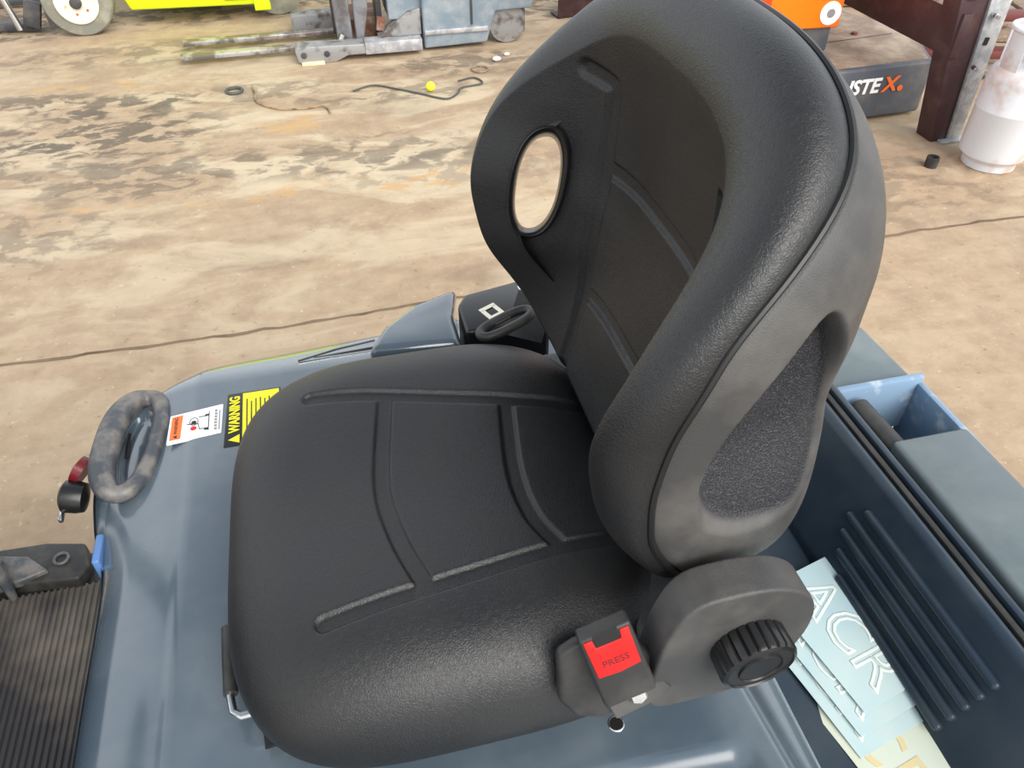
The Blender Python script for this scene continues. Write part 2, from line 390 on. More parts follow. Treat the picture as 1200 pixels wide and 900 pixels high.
# grab loop
pl = []
for i in range(64):
    a = 2*PI*i/64; cx_, s_ = math.cos(a), math.sin(a)
    x = HOLEX+.030*math.copysign(abs(cx_)**.8, cx_)+.010*s_ ; y = HOLEY+.092*math.copysign(abs(s_)**.85, s_)
    z = DZ-.012+.012*max(0, -cx_)
    pl.append((x, y, z))
rad = [.012+.006*max(0, -math.cos(2*PI*i/64)) for i in range(64)]
lp = MB().tube(pl, rad, closed=True, seg=14).build('grab_loop', 'dusty', fk, label='dusty grey oval grab loop')
MB().box((HOLEX-.014, HOLEY+.012, DZ-.0255), (.006, .05, .004), rot=(0, 0, .05), bev=.0015).build('slot', 'blackprint', lp)
# front corner light
cl = MB().lathe([(.004, 0), (.020, .004), (.022, .014), (.022, .03), (.016, .034)], (-.395, .815, .925), (-.6, .1, .12), 24).build('lamp_housing', 'blackgloss', fk)
MB().lathe([(.019, 0), (.019, .012), (.006, .016)], (-.397, .845, .945), (-.5, .25, .3), 24).build('lamp_lens', 'reddark', cl, label='dark red lens')
MB().box((-.43, .80, .915), (.006, .02, .008), bev=.002).build('lamp_bolt', 'steel', cl)
# blue corner patch on the front face
MB().prism([(.0, 0), (.045, .0), (.05, -.03), (.03, -.045), (0, -.045)], (-.358, .685, .944), (0, 1, 0), (0, 0, 1), (-.010, 0, 0), bev=.003).build('corner_bracket', 'bluepatch', fk, label='bright blue corner bracket')
# slot recess on far edge
MB().prism([(-.055, -.009), (.045, -.006), (.056, .003), (.045, .009), (-.045, .006)], (-.03, .982, .9705), (1, .02, 0), (0, 1, 0), (0, 0, .0035), bev=.001).build('edge_slot', 'blackgloss', fk)
MB().tube([(-.10, .978, .978), (-.04, .992, .979), (.02, .999, .980)], .0022, seg=8).build('edge_trim', 'steel', fk, label='bright metal strip beside the slot')
# hump with belt retractor
MB().prism([(.005, .90), (.035, .955), (.085, 1.0), (.16, 1.03), (.148, .985), (.142, .96), (.142, .885)], (0, 0, .955), (1, 0, 0), (0, 1, 0), (0, 0, .085), bev=.014).build('hood_hump', 'hood', fk)
# skirt, chassis
MB().box((.02, .50, .30), (.72, 1.02, .42), bev=.03).build('chassis', 'hooddark', fk)
# deck hole
MB().lathe([(.0072, 0), (.0085, .0004), (.0075, .0012), (.0066, .0010)], (.186, .326, DZ-.0005), seg=24).build('bolt_hole_rim', 'steel', fk)
MB().lathe([(.0066, 0), (.0066, .0012)], (.186, .326, DZ-.0003), seg=24).build('bolt_hole', 'blackprint', fk)

# rear body: trough, face with louvres, ledge, box and lid
def slab(poly_xz, y0, y1, bev=0): return MB().prism([(p[0], p[1]) for p in poly_xz], (0, y0, 0), (1, 0, 0), (0, 0, 1), (0, y1-y0, 0), bev=bev)
slab([(.368, .915), (.385, .906), (.52, .904), (.54, .88), (.54, .5), (.368, .5)], -.05, 1.05, .004).build('trough', 'hooddark', fk, label='dark trough behind the seat')
rearp = slab([(.515, .86), (.522, .915), (.583, 1.028), (.592, 1.032), (.600, 1.028), (.600, .5), (.515, .5)], -.05, .82, .004).build('rear_cover', 'hooddark', fk, label='dark blue plastic cover with louvres')
fx, fz = .061, .113; fl_ = math.hypot(fx, fz); su = Vector((fx/fl_, 0, fz/fl_)); nrm = Vector((-fz/fl_, 0, fx/fl_))
for k, tt in enumerate((.014, .034, .054, .074, .094)):
    y1 = (.46, .485, .50, .51, .495)[k]; c = Vector((.522, 0, .915))+su*tt
    m = MB().box((c.x, (y1+.26)/2, c.z), (.0115, y1-.26, .015), axes=(su, Vector((0, 1, 0)), nrm), bev=.005, seg=4)
    m.build('louvre' if k == 0 else 'louvre', 'hooddark', rearp)
MB().box((.6075, .36, 1.022), (.009, .86, .014), bev=.003).build('ledge_strip', 'blackmatte', fk)
MB().box((.6195, .36, 1.026), (.010, .86, .014), bev=.003).build('ledge_strip', 'hooddark', fk)
# lid
MB().prism([(.636, .566), (.745, .566), (.752, -.05), (.630, -.05)], (0, 0, .93), (1, 0, 0), (0, 1, 0), (0, 0, .105), bev=.007).build('battery_lid', 'lid', fk, label='flat grey-blue lid')
# box opening walls
bx = MB(); bx.box((.69, .672, .985), (.135, .012, .095), bev=.004); bx.box((.752, .60, .97), (.010, .15, .105), bev=.003)
bx.box((.69, .61, .905), (.13, .13, .01)); bx.build('open_box', 'palewall', fk, label='open blue box with pale worn back wall')
MB().cyl((.652, .655, 1.005), (.650, .545, 1.012), .0165, 28).build('hinge_rod', 'blackmatte', fk, label='black rod inside the open box')
MB().prism([(.600, .678), (.752, .678), (.748, .80), (.66, 1.03), (.385, 1.06), (.385, .82), (.600, .82)], (0, 0, .90), (1, 0, 0), (0, 1, 0), (0, 0, .12), bev=.006).build('rear_corner_deck', 'lid', fk)
MB().prism([(.600, -.05), (.760, -.05), (.762, .80), (.67, 1.03), (.40, 1.05), (.40, .9), (.6, .85)], (0, 0, .12), (1, 0, 0), (0, 1, 0), (0, 0, .76), bev=.02).build('counterweight', 'hooddark', fk)
# wheels of this forklift, low down
for (x, y) in ((.45, 1.0), (.45, .02), (-.95, 1.02), (-.95, .0)):
    w_ = MB().lathe([(.10, 0), (.21, .01), (.24, .03), (.24, .13), (.21, .15), (.10, .16)], (x, y-.08, .24), (0, 1, 0), 40).build('wheel', 'tyre', fk)
# footwell: ribbed mat and step plate
MB().prism([(-1.25, -.05), (-.37, -.05), (-.40, 1.0), (-.55, 1.05), (-1.25, 1.08)], (0, 0, .46), (1, 0, 0), (0, 1, 0), (0, 0, .085), bev=.006).build('footplate', 'darkstep', fk)
mt = MB(); x = -.80
mt.box((-.59, .48, .548), (.44, .98, .006))
while x < -.385:
    mt.add([(x, -.0, .550), (x+.0022, -.0, .5565), (x+.0048, -.0, .5565), (x+.007, -.0, .550), (x, .97, .550), (x+.0022, .97, .5565), (x+.0048, .97, .5565), (x+.007, .97, .550)],
           [(0, 1, 5, 4), (1, 2, 6, 5), (2, 3, 7, 6), (0, 3, 2, 1), (4, 5, 6, 7)]); x += .0105
mt.build('floor_mat', 'rubber', fk, smooth=0, label='black ribbed rubber floor mat with pale dust')
MB().prism([(-.72, .985), (-.55, .965), (-.535, .99), (-.55, 1.045), (-.62, 1.062), (-.72, 1.065)], (0, 0, .55), (1, 0, 0), (0, 1, 0), (0, 0, .03), bev=.006).build('side_step_block', 'darkstep', fk)
MB().tube([(-.585+.012*math.cos(a), 1.015+.012*math.sin(a), .582) for a in np.linspace(0, 2*PI, 20, endpoint=False)], .003, closed=True, seg=8).build('eyelet', 'dusty', fk)
MB().tube([(-.78, 1.02, .72), (-.72, 1.0, .69), (-.668, .985, .63), (-.655, .955, .57)], [.02, .022, .028, .012], seg=12, flat=.5).build('pedal_arm', 'dusty', fk, label='dusty grey pedal arm')
MB().prism([(-.70, .965), (-.645, .975), (-.60, .99), (-.64, 1.03), (-.70, 1.045)], (0, 0, .57), (1, 0, 0), (0, 1, 0), (0, 0, .02), bev=.006).build('pedal', 'dusty', fk)

for y in (.06, 1.05):  # front pillars out of view, added for the hood to reflect
    MB().tube([(-.78, y, .52), (-.74, y, 1.1), (-.62, y, 2.0), (-.56, y, 2.12)], .032, seg=12).build('unseen_guard_pillar', 'hooddark', fk)
MB().box((-.86, .56, .85), (.16, .92, .62), rot=(0, .12, 0), bev=.05).build('unseen_dashboard', 'hooddark', fk)  # unseen dash, column and wheel, added for reflections in the hood
MB().cyl((-.84, .58, 1.1), (-.68, .58, 1.32), .035).build('unseen_steering_column', 'blackmatte', fk)
swc = Vector((-.67, .58, 1.335)); swx = Vector((0, 1, 0)); swy = Vector((.81, 0, -.59))
sw = MB().tube([swc+(swx*math.cos(a)+swy*math.sin(a))*.155 for a in np.linspace(0, 2*PI, 48, endpoint=False)], .014, closed=True, seg=10).build('unseen_steering_wheel', 'blackmatte', fk)
for a in (0.3, 2.4, 4.5): MB().tube([swc, swc+(swx*math.cos(a)+swy*math.sin(a))*.15], .011, seg=8).build('spoke', 'blackmatte', sw)

# decals on hood
dl = MB().prism([(-.2805, .835), (-.2085, .842), (-.2075, .901), (-.279, .891)], (0, 0, DZ-.0025), (1, 0, 0), (0, 1, 0), (0, 0, .004), bev=.0008).build('safety_label', 'white', fk, label='white label with orange header and seated driver pictogram')
zt = DZ+.0018
MB().add([(-.277, .840, zt), (-.2625, .841, zt), (-.2615, .889, zt), (-.276, .887, zt)], [(0, 1, 2, 3)]).build('header', 'orangeprint', dl, smooth=0)
text('\u25b2 WARNING', .007, (-.2695, .864, zt+.0003), (0, 1, 0), (-1, 0, 0), 'blackprint', 'header_text', dl, .0001)
pg = MB()
pg.lathe([(.0035, 0), (.0035, .0003)], (-.246, .870, zt), seg=16)
pg.tube([(-.255, .868, zt), (-.240, .866, zt), (-.238, .855, zt), (-.226, .855, zt)], .0007, seg=6)
pg.tube([(-.240, .880, zt), (-.228, .880, zt)], .0006, seg=6); pg.tube([(-.226, .850, zt), (-.226, .888, zt)], .0006, seg=6)
pg.box((-.229, .853, zt), (.005, .003, .0006)); pg.box((-.229, .882, zt), (.005, .003, .0006))
pg.tube([(-.246+.0055*math.cos(a), .872+.0075*math.sin(a), zt) for a in np.linspace(0, 2*PI, 20, endpoint=False)], .0005, closed=True, seg=6)
pg.build('pictogram', 'blackprint', dl)
MB().lathe([(.0042, 0), (.0042, .0003)], (-.246, .858, zt), seg=16).build('pictogram_red', 'red', dl)
tl = MB()
for i in range(7): tl.box((-.2165, .851+i*.0062, zt), (.0035, .0042, .0003))
tl.box((-.2115, .868, zt), (.0016, .040, .0003)); tl.build('small_print', 'greyprint', dl)

wl = MB().prism([(-.2045, .811), (-.127, .811), (-.127, .919), (-.2015, .919)], (0, 0, DZ-.001), (1, 0, 0), (0, 1, 0), (0, 0, .0025), bev=.0006).build('warning_label', 'blackprint', fk, label='black and yellow WARNING label')
zt = DZ+.0019
MB().add([(-.180, .814, zt), (-.129, .814, zt), (-.129, .916, zt), (-.180, .916, zt)], [(0, 1, 2, 3)]).build('yellow_field', 'yellowprint', wl, smooth=0)
text('WARNING', .0195, (-.1905, .874, zt), (0, 1, 0), (-1, 0, 0), 'yellowprint', 'warning_word', wl, .0002, squeeze=.80, off=.0006)
MB().add([(-.1835, .8145, zt), (-.199, .8225, zt), (-.1835, .8315, zt)], [(0, 1, 2)]).build('triangle', 'yellowprint', wl, smooth=0)
tl = MB()
for i in range(8):
    tl.box((-.174+.0062*i, .868+random.uniform(-.006, .002), zt+.0002), (.0016, .078+random.uniform(-.02, .004), .0002))
tl.build('small_print', 'blackprint', wl)

# ============================================================ OPERATOR SEAT
seat = root('operator_seat', (.10, .585, DZ), 'black vinyl bucket forklift seat with grab slot, bolted on the blue-grey hood', 'seat')
def cushion():
    X, Y = superell(.054, .566, .227, .250, 3.8, 620)
    # slight bow of the front edge
    cx, cy = .045, .566; rings = []
    chans = [smoothline([(-.070, .716), (.0, .701), (.15, .663), (.28, .640)]),
             smoothline([(-.072, .412), (.02, .424), (.13, .438), (.2, .445), (.28, .448)]),
             smoothline([(.016, .695), (-.003, .57), (.004, .493), (.021, .430)]),
             smoothline([(.153, .660), (.138, .555), (.14, .49), (.156, .444)])]
    zm, zb = 1.055, .998
    for r in np.sin(np.linspace(.004, PI/2, 190)):
        x = cx+(X-cx)*r; y = cy+(Y-cy)*r
        zt = 1.128-.006*np.cos(np.clip((y-.566)/.2, -1, 1)*PI)*1.0 - .015*sstep(-x, .0, .17) - .012*sstep(x, .12, .26)
        d = np.full(x.shape, 1e9)
        for c in chans: d = np.minimum(d, segdist(x, y, c))
        zt = zt-.0042*(1-sstep(d, .0065, .0105))
        zt = zt-.0012*np.exp(-((d-.0115)/.002)**2)*0
        rr = np.clip((r-.60)/.40, 0, 1)
        z = zm+(zt-zm)*np.sqrt(np.maximum(0, 1-rr**2.6))
        rings.append(np.c_[x, y, z])
    for k in np.linspace(.1, 1, 10):
        s = 1-.055*k**2; rings.append(np.c_[cx+(X-cx)*s, cy+(Y-cy)*s, np.full(len(X), zm+(zb-zm)*k**.8)])
    return ringmesh(rings, True, True)
cushion().build('cushion', 'vinyl', seat, smooth=70, label='black vinyl seat cushion with moulded channels')
MB().box((.06, .585, .989), (.30, .36, .022), bev=.004).build('seat_rail', 'blackmatte', seat)
MB().box((-.139, .392, .992), (.026, .028, .004), rot=(0, 0, .1), bev=.001).build('rail_tab', 'blackgloss', seat)

CY, CZ = .585, 1.332; HW, HH = .241, .248
XC = [(1.05, .25), (1.2, .262), (1.35, .283), (1.5, .285), (1.6, .27)]
XCR = [(1.05, .26), (1.10, .235), (1.17, .205), (1.24, .160), (1.337, .144), (1.386, .156), (1.43, .176), (1.464, .200), (1.505, .234), (1.54, .258), (1.58, .275)]
XS = [(1.05, .31), (1.10, .29), (1.163, .235), (1.24, .193), (1.307, .184), (1.375, .193), (1.443, .2225), (1.5, .284), (1.535, .322), (1.58, .335)]
XR = [(1.05, .385), (1.15, .395), (1.34, .395), (1.45, .395), (1.50, .395), (1.55, .39), (1.6, .38)]
def backline():
    t = np.linspace(0, 2*PI, 4000, endpoint=False); c, q = np.cos(t), np.sin(t)
    n_ = np.where(q > 0, 3.0, 3.9); hh = np.where(q > 0, .247, .236); hw = np.where(q > 0, .246, .244)
    w_ = sstep(q, -.25, .25); n_ = 3.9+(2.85-3.9)*w_; hw = .243+.010*w_
    return resample(list(zip(CY+hw*np.sign(c)*np.abs(c)**(2/n_), CZ+hh*np.sign(q)*np.abs(q)**(2/n_))), 640)
OY, OZ = backline()
xcr = interp(OZ, XCR, .022); xse = interp(OZ, XS, .016)
PHM = np.radians(98+26*sstep(OZ-CZ, .10, .22)); RC = .87-.07*sstep(OZ-CZ, .08, .22); K0 = RC+(1-RC)*np.sin(PHM)
HX, HZ, HAX, HAZ = .222, 1.328, .0255, .058     # grab slot running sideways through the far wing
AXX, AXZ, LEAN = .275, -.52, .12
def slot_uv(x, y, z):                              # coordinates across the slot axis
    t = y-.79; zz = z-AXZ*t; return x-AXX*t-LEAN*(zz-HZ), zz
def in_slot(x, y, z, g=0):
    u, v = slot_uv(x, y, z)
    return np.abs((u-HX)/(HAX+g))**2.3+np.abs((v-HZ)/(HAZ+g))**2.3+np.where(y < .66, 99, 0)
def pad_x(y, z, r):
    xc = interp(z, XC); wv = np.clip(r/RC, 0, 1)**3.3
    x = xc+(xcr-xc)*wv
    ph = np.clip((r-RC)/(1-RC), 0, 1)*PHM; x = x+(xse-xcr)*(1-np.cos(ph))/(1-np.cos(PHM))
    # moulded channels
    yy = np.abs(y-CY); d = np.full(y.shape, 1e9)
    for c in ([(0, 1.385), (.118, 1.385)], [(.118, 1.12), (.118, 1.385)], [(0, 1.235), (.115, 1.235)], [(.118, 1.385), (.116, 1.468), (.150, 1.474)]):
        d = np.minimum(d, segdist(yy, z, c))
    x = x+.0045*(1-sstep(d, .006, .011))
    s = in_slot(x, y, z, g=.012); x = x+.0015*(1-sstep(s, .6, 1.9))
    return x
def pad():
    rings = []
    for r in np.r_[np.linspace(.005, .80, 115), np.linspace(.8025, 1, 70)]:
        kk = np.where(r <= RC, r, RC+(1-RC)*np.sin(np.clip((r-RC)/(1-RC), 0, 1)*PHM))
        y = CY+(OY-CY)*kk; z = CZ+(OZ-CZ)*kk; rings.append(np.c_[pad_x(y, z, r), y, z])
    # back skin of the pad
    for r in np.linspace(.985, .70, 40):
        y = CY+(OY-CY)*r*K0; z = CZ+(OZ-CZ)*r*K0; rings.append(np.c_[xse+.004+0*y, y, z])
    return rings
def punch(mb, g=.0):
    V = np.array(mb.v); s = in_slot(V[:, 0], V[:, 1], V[:, 2], g=g); keep = []; cut = set()
    for f in mb.f:
        if len(f) <= 4 and np.mean([s[i] for i in f]) <= 1: cut.update(f)
        else: keep.append(f)
    kept = set(i for f in keep for i in f)
    for i in cut & kept:                           # snap the rim onto the slot outline
        x, y, z = V[i]; t = y-.79; u, v = slot_uv(x, y, z); k = min(1.0, max(.94, s[i]**(-1/2.3)))
        v2 = HZ+(v-HZ)*k; u2 = HX+(u-HX)*k; V[i] = (u2+AXX*t+LEAN*(v2-HZ), y, v2+AXZ*t)
    mb.v = [tuple(v) for v in V]; mb.f = keep; return mb
punch(ringmesh(pad(), True, False), g=.0062).build('backrest_pad', 'vinyl', seat, smooth=75, label='black vinyl backrest pad')

RECP = closedsmooth([(.301, 1.449), (.266, 1.416), (.238, 1.366), (.224, 1.316), (.228, 1.276), (.245, 1.243), (.285, 1.222), (.345, 1.224), (.36, 1.30), (.335, 1.40)], 6)
def inpoly(x, z, poly):
    P = poly+[poly[0]]; inside = np.zeros(x.shape, bool)
    for (x0, z0), (x1, z1) in zip(P[:-1], P[1:]):
        c = ((z0 > z) != (z1 > z)) & (x < (x1-x0)*(z-z0)/((z1-z0) if z1 != z0 else 1e-9)+x0); inside ^= c
    return inside
def shell_rings():
    rings = []
    xr_ = None
    for ph in np.linspace(.02, PI/2-.01, 150):
        u = math.sin(ph)**(2/2.6); k = np.cos(ph)**(2/(3.4+2.2*sstep(CZ-OZ, .0, .15)))*(K0+(1-K0)*.6*sstep(u*np.ones(640), 0, .15)*(1-sstep(OZ-CZ, .1, .2)))
        y = CY+(OY-CY)*k; z = CZ+(OZ-CZ)*k-.040*u**2*sstep(CZ-OZ, .05, .2)-.032*u*sstep(OZ-CZ, .08, .22)
        xr = interp(z, XR); xs0 = xse+.004
        x = xs0*(1-u)+xr*u
        # shell lip slightly proud at first, with shadow gap at the seam
        gap = np.exp(-(u/.03)**2)*.005; y = y-np.sign(y-CY)*gap*np.abs((OY-CY)/HW)
        # teardrop hollow in both side wings
        side = sstep(np.abs(y-CY), .11, .15)
        d = segdist(x, z, RECP+[RECP[0]]); ins = inpoly(x, z, RECP)
        dep = np.where(ins, sstep(d, 0, .016), 0)*.034*side*(.30+.70*sstep(z, 1.22, 1.32))*(1-.75*sstep(x, .29, .36))
        y = y-np.sign(y-CY)*dep
        rings.append(np.c_[x, y, z])
    return rings
sr = shell_rings()
inner = [np.c_[xse+.010-.006*q, CY+(OY-CY)*K0*(.90+.085*q), CZ+(OZ-CZ)*K0*(.90+.085*q)] for q in np.linspace(0, 1, 12)]
sm = ringmesh(inner+sr, False, True)
so = punch(sm, g=.006).build('backrest_shell', 'shell', seat, smooth=60, label='dusty textured black plastic backrest shell')
vc = np.array([tuple(v.co+seat.location) for v in so.data.vertices])
ca_ = np.where(inpoly(vc[:, 0], vc[:, 2], RECP) & (np.abs(vc[:, 1]-CY) > .12), sstep(segdist(vc[:, 0], vc[:, 2], RECP+[RECP[0]]), .008, .013), 0)
at = so.data.attributes.new('coarse', 'FLOAT', 'POINT'); at.data.foreach_set('value', ca_.astype(np.float32))
# seam piping
MB().tube([(xse[i]+.0035, CY+(OY[i]-CY)*(K0[i]-.006), CZ+(OZ[i]-CZ)*(K0[i]-.006)) for i in range(0, 640, 3)], .0032, closed=True, seg=8).build('seam_piping', 'blackprint', seat)
# slot liner: a sleeve along the slot axis
PADV = np.concatenate(pad()[:185]); PADV = PADV[PADV[:, 1] > .66]
SHV = np.concatenate(sr); SHV = SHV[SHV[:, 1] > .66]
def look(V, u, v, outer):
    U_, V_ = slot_uv(V[:, 0], V[:, 1], V[:, 2]); out = []
    for a, b in zip(u, v):
        d_ = np.hypot(U_-a, V_-b); m_ = d_ < max(.005, d_.min()+.003); out.append(V[m_, 1].max() if outer else V[m_, 1].min())
    return np.array(out)
def lring(gg):
    a = np.linspace(0, 2*PI, 72, endpoint=False); c, s_ = np.cos(a), np.sin(a)
    return HX+(HAX+gg)*np.sign(c)*np.abs(c)**(2/2.3), HZ+(HAZ+gg)*np.sign(s_)*np.abs(s_)**(2/2.3)
def circ(a, k=4):
    for _ in range(k): a = (np.roll(a, 1)+a+np.roll(a, -1))/3
    return a
u, v = lring(.006); ypad = circ(look(PADV, u, v, False), 10); ysh = circ(look(SHV, u, v, True), 10); ysh = np.maximum(ysh, ypad+.02)
rings = []
for gg, y in ((.0085, ypad+.006), (.008, ypad-.002), (.0055, ypad-.004), (.002, ypad-.001), (.0, ypad+.006), (0, ysh-.004), (.003, ysh+.001), (.007, ysh+.001), (.008, ysh-.004)):
    u, v = lring(gg); t = y-.79; rings.append(np.c_[u+AXX*t+LEAN*(v-HZ), y, v+AXZ*t])
ringmesh(rings, False, False).build('grab_slot_liner', 'blackgloss', seat, smooth=60, label='glossy black liner of the grab slot')

# side brackets
pol = closedsmooth([(.205, 1.056), (.250, 1.050), (.300, 1.058), (.326, 1.090), (.340, 1.140), (.332, 1.182), (.300, 1.208), (.255, 1.214), (.220, 1.205), (.203, 1.16), (.198, 1.10)], 5)
sb = MB().prism(pol, (0, .300, 0), (1, 0, 0), (0, 0, 1), (0, .037, 0), bev=.013, seg=6)
sb.box((.262, .375, 1.08), (.12, .09, .05), bev=.01)
sb.build('side_bracket', 'shell', seat, smooth=60, label='dusty black plastic recliner bracket')
MB().box((.31, .80, 1.05), (.09, .06, .12), bev=.012).build('side_bracket', 'shell', seat)
MB().box((.25, .585, 1.04), (.14, .38, .11), bev=.015).build('seat_base', 'blackmatte', seat)
# knob
kb = Vector((.281, .303, 1.137)); kax = Vector((.02, -1, -.04))
kn = MB().lathe([(.031, 0), (.034, .002), (.0345, .024), (.033, .027), (.030, .0285), (.029, .0270), (.020, .0268), (.0195, .0285), (.0188, .0272), (.002, .0268)], kb, kax, 120, ribs=(.002, .0245, .0022, 5)).build('recline_knob', 'blackgloss', seat, smooth=30, label='ribbed black round knob')

# buckle
b0 = Vector((.180, .296, 1.092)); vt = (Vector((.153, .325, 1.180))-b0); H = vt.length; v_ = vt.normalized()
n_ = Vector((-.10, -.90, .45)); n_ = (n_-v_*n_.dot(v_)).normalized(); u_ = v_.cross(n_).normalized()
if u_.x < 0: u_ = -u_
def BP(a, b, c): return b0+u_*a+v_*b+n_*c
bk = MB().prism([(-.0225, .014), (.0225, .014), (.0240, .020), (.0225, H), (-.0225, H), (-.0240, .020)], BP(0, 0, -.004), u_, v_, n_*.017, bev=.003).build('belt_buckle', 'blackmatte', seat, label='black seat belt buckle')
rbt = MB().prism([(-.019, H-.044), (0, H-.046), (.019, H-.044), (.0195, H-.003), (.012, H-.003), (.011, H-.012), (-.011, H-.012), (-.012, H-.003), (-.0195, H-.003)], BP(0, 0, .0125), u_, v_, n_*.0020, bev=.0006).build('release_button', 'red', bk, label='red release button')
text('PRESS', .0095, BP(0, H-.032, .0146), u_, v_, 'reddark', 'button_word', bk, .0002, off=.0001)
MB().box(BP(0, H-.006, .0130), (.021, .011, .003), axes=(u_, v_, n_)).build('tongue_slot', 'blackprint', bk)
hp = MB().prism([(-.052, -.004), (-.060, .022), (-.044, .072), (-.028, .076), (.012, .074), (.036, .02), (.044, -.008), (.014, -.016), (-.030, -.018)], BP(0, 0, -.020), u_, v_, n_*.013, bev=.005).build('buckle_housing', 'blackmatte', seat)
MB().prism([(-.022, .004), (.030, .006), (.036, -.010), (.012, -.017), (-.020, -.019)], BP(0, 0, -.012), u_, v_, n_*.010, bev=.002).build('buckle_foot', 'shell', seat)
MB().lathe([(.0085, 0), (.0085, .004), (.007, .0055), (.002, .0058)], BP(.006, .0015, -.002), n_, 6).build('bolt', 'steel', seat, smooth=20)
# far side tongue on belt + retractor
rt = MB().prism([(.150, .895), (.150, .965), (.165, .99), (.262, 1.010), (.290, .965), (.275, .89)], (0, 0, .965), (1, 0, 0), (0, 1, 0), (0, 0, .085), bev=.006).build('belt_retractor', 'blackgloss', fk, label='glossy black seat belt retractor')
MB().prism([(.253, .935), (.268, .94), (.262, .992), (.250, .99)], (0, 0, 1.0498), (1, 0, 0), (0, 1, 0), (0, 0, .0012)).build('retractor_label', 'white', rt)
tg0 = Vector((.190, .815, 1.118)); ta = Vector((.066, .022, .010)).normalized(); tb = Vector((-.10, .80, -.08)); tb = (tb-ta*tb.dot(ta)).normalized(); tn = ta.cross(tb)
def TP(a, b, c=0): return tg0+(ta*a+tb*b)*1.28+tn*c
tgm = MB()
loop = [TP(.030*math.copysign(abs(math.cos(t))**.7, math.cos(t)), .011*math.copysign(abs(math.sin(t))**.8, math.sin(t))) for t in np.linspace(0, 2*PI, 40, endpoint=False)]
tgm.tube(loop, .0065, closed=True, seg=12)
tgo = tgm.build('belt_tongue', 'blackmatte', seat, label='black-handled metal belt tongue')
pln = [(-.011, .012), (.011, .012), (.011, .060), (.008, .064), (-.008, .064), (-.011, .060)]
pm = MB(); 
for a0, a1, b0_, b1_ in ((-.012, .012, .006, .028), (-.012, -.006, .028, .048), (.006, .012, .028, .048), (-.012, .012, .046, .054)):
    pm.prism([(a0, b0_), (a1, b0_), (a1, b1_), (a0, b1_)], TP(0, 0, -.0012), ta, tb, tn*.0024)
pm.build('tongue_plate', 'gold', tgo, label='bright metal tongue plate')
# webbing from tongue to retractor
MB().box((.245, .895, 1.062), (.055, .075, .003), rot=(.5, .1, -.5), bev=.001).build('belt_webbing', 'blackmatte', seat)
# slide lever at the front
lv = MB().tube([(-.150, .405, 1.012), (-.168, .404, 1.012), (-.176, .410, 1.013), (-.179, .425, 1.014), (-.181, .50, 1.02)], .0042, seg=12).build('slide_lever', 'steel', seat, label='chrome slide lever')
MB().tube([(-.1785, .428, 1.0145), (-.1790, .44, 1.015), (-.1805, .47, 1.0175), (-.1812, .50, 1.02)], .0072, seg=14).build('lever_grip', 'blackmatte', lv)

# ============================================================ LETTER SHEETS IN THE TROUGH
def sheet(c, along, wid, L_, W_, m, ml, label, z, txt='ACR', outline=.0016, curl=.004, tilt=0, tsize=.062, toff=(0, 0)):
    al = Vector(along).normalized(); ws = Vector(wid); ws = (ws-al*ws.dot(al)).normalized(); nn = al.cross(ws)
    if nn.z < 0: nn = -nn
    C = Vector(c)
    r = root('letter_sheet', c, label, 'sticker sheet', 'letter sheets in the trough')
    vs = []; nx, ny = 16, 8
    for i in range(nx+1):
        for j in range(ny+1):
            a = (i/nx-.5)*L_; b = (j/ny-.5)*W_; h = curl*math.cos((i/nx-.5)*PI)*.6
            vs.append(C+al*a+ws*b+nn*h)
    k = len(vs); vs += [v-nn*.0006 for v in vs]
    fs = []
    for i in range(nx):
        for j in range(ny):
            q = i*(ny+1)+j; fs.append((q, q+1, q+ny+2, q+ny+1)); fs.append((k+q, k+q+ny+1, k+q+ny+2, k+q+1))
    for i in range(nx):
        for j in (0, ny): q = i*(ny+1)+j; fs.append((q, q+ny+1, k+q+ny+1, k+q))
    for j in range(ny):
        for i in (0, nx): q = i*(ny+1)+j; fs.append((q, q+1, k+q+1, k+q))
    MB().add(vs, fs).build('film', m, r, smooth=40)
    U = al; V = nn.cross(al)
    t = text(txt, tsize, C+nn*.0004+al*toff[0]+V*toff[1], U, V, ml, 'lettering', r, depth=.0002, outline=outline, squeeze=1.05)
    org = origin(r)
    for v in t.data.vertices:
        if outline: h_ = (v.co+org-C).dot(nn); v.co -= nn*h_*.75
        a = (v.co+org-C).dot(al); v.co += nn*(curl*math.cos(a/L_*PI)*.6)
    return r
AL = Vector((.20, -1, .02)); WD = Vector((1, .20, .10))
def at_(a, b, z):   # a along from the far end, b across from the louvres
    base = Vector((.528, .487, z)); al = AL.normalized(); ws = (WD-al*WD.dot(al)).normalized(); return base+al*a-ws*b
SH = [(.215, .098, .911, 'sheet2', 'sheetline2', 'lowest cream letter sheet, sticking out furthest at the near end', .0),
      (.195, .090, .914, 'sheet2', 'sheetline2', 'cream-edged letter sheet second from the bottom of the fan', .0),
      (.118, .082, .918, 'sheet', 'sheetline', 'pale blue letter sheet in the middle of the fan', .0013),
      (.102, .068, .922, 'sheet', 'sheetline', 'pale blue letter sheet just under the top one', .0013),
      (.085, .049, .926, 'sheet', 'sheetline', 'topmost pale blue letter sheet reading ACR, nearest the louvres', .0016)]
for a, b, z, m, ml, lb, ol in SH:
    sheet(at_(a, b, z), AL, WD, .175, .098, m, ml, lb, z, outline=ol*1.3, tsize=.070, toff=(.002, 0) if 'topmost' in lb else (.0, -.014))

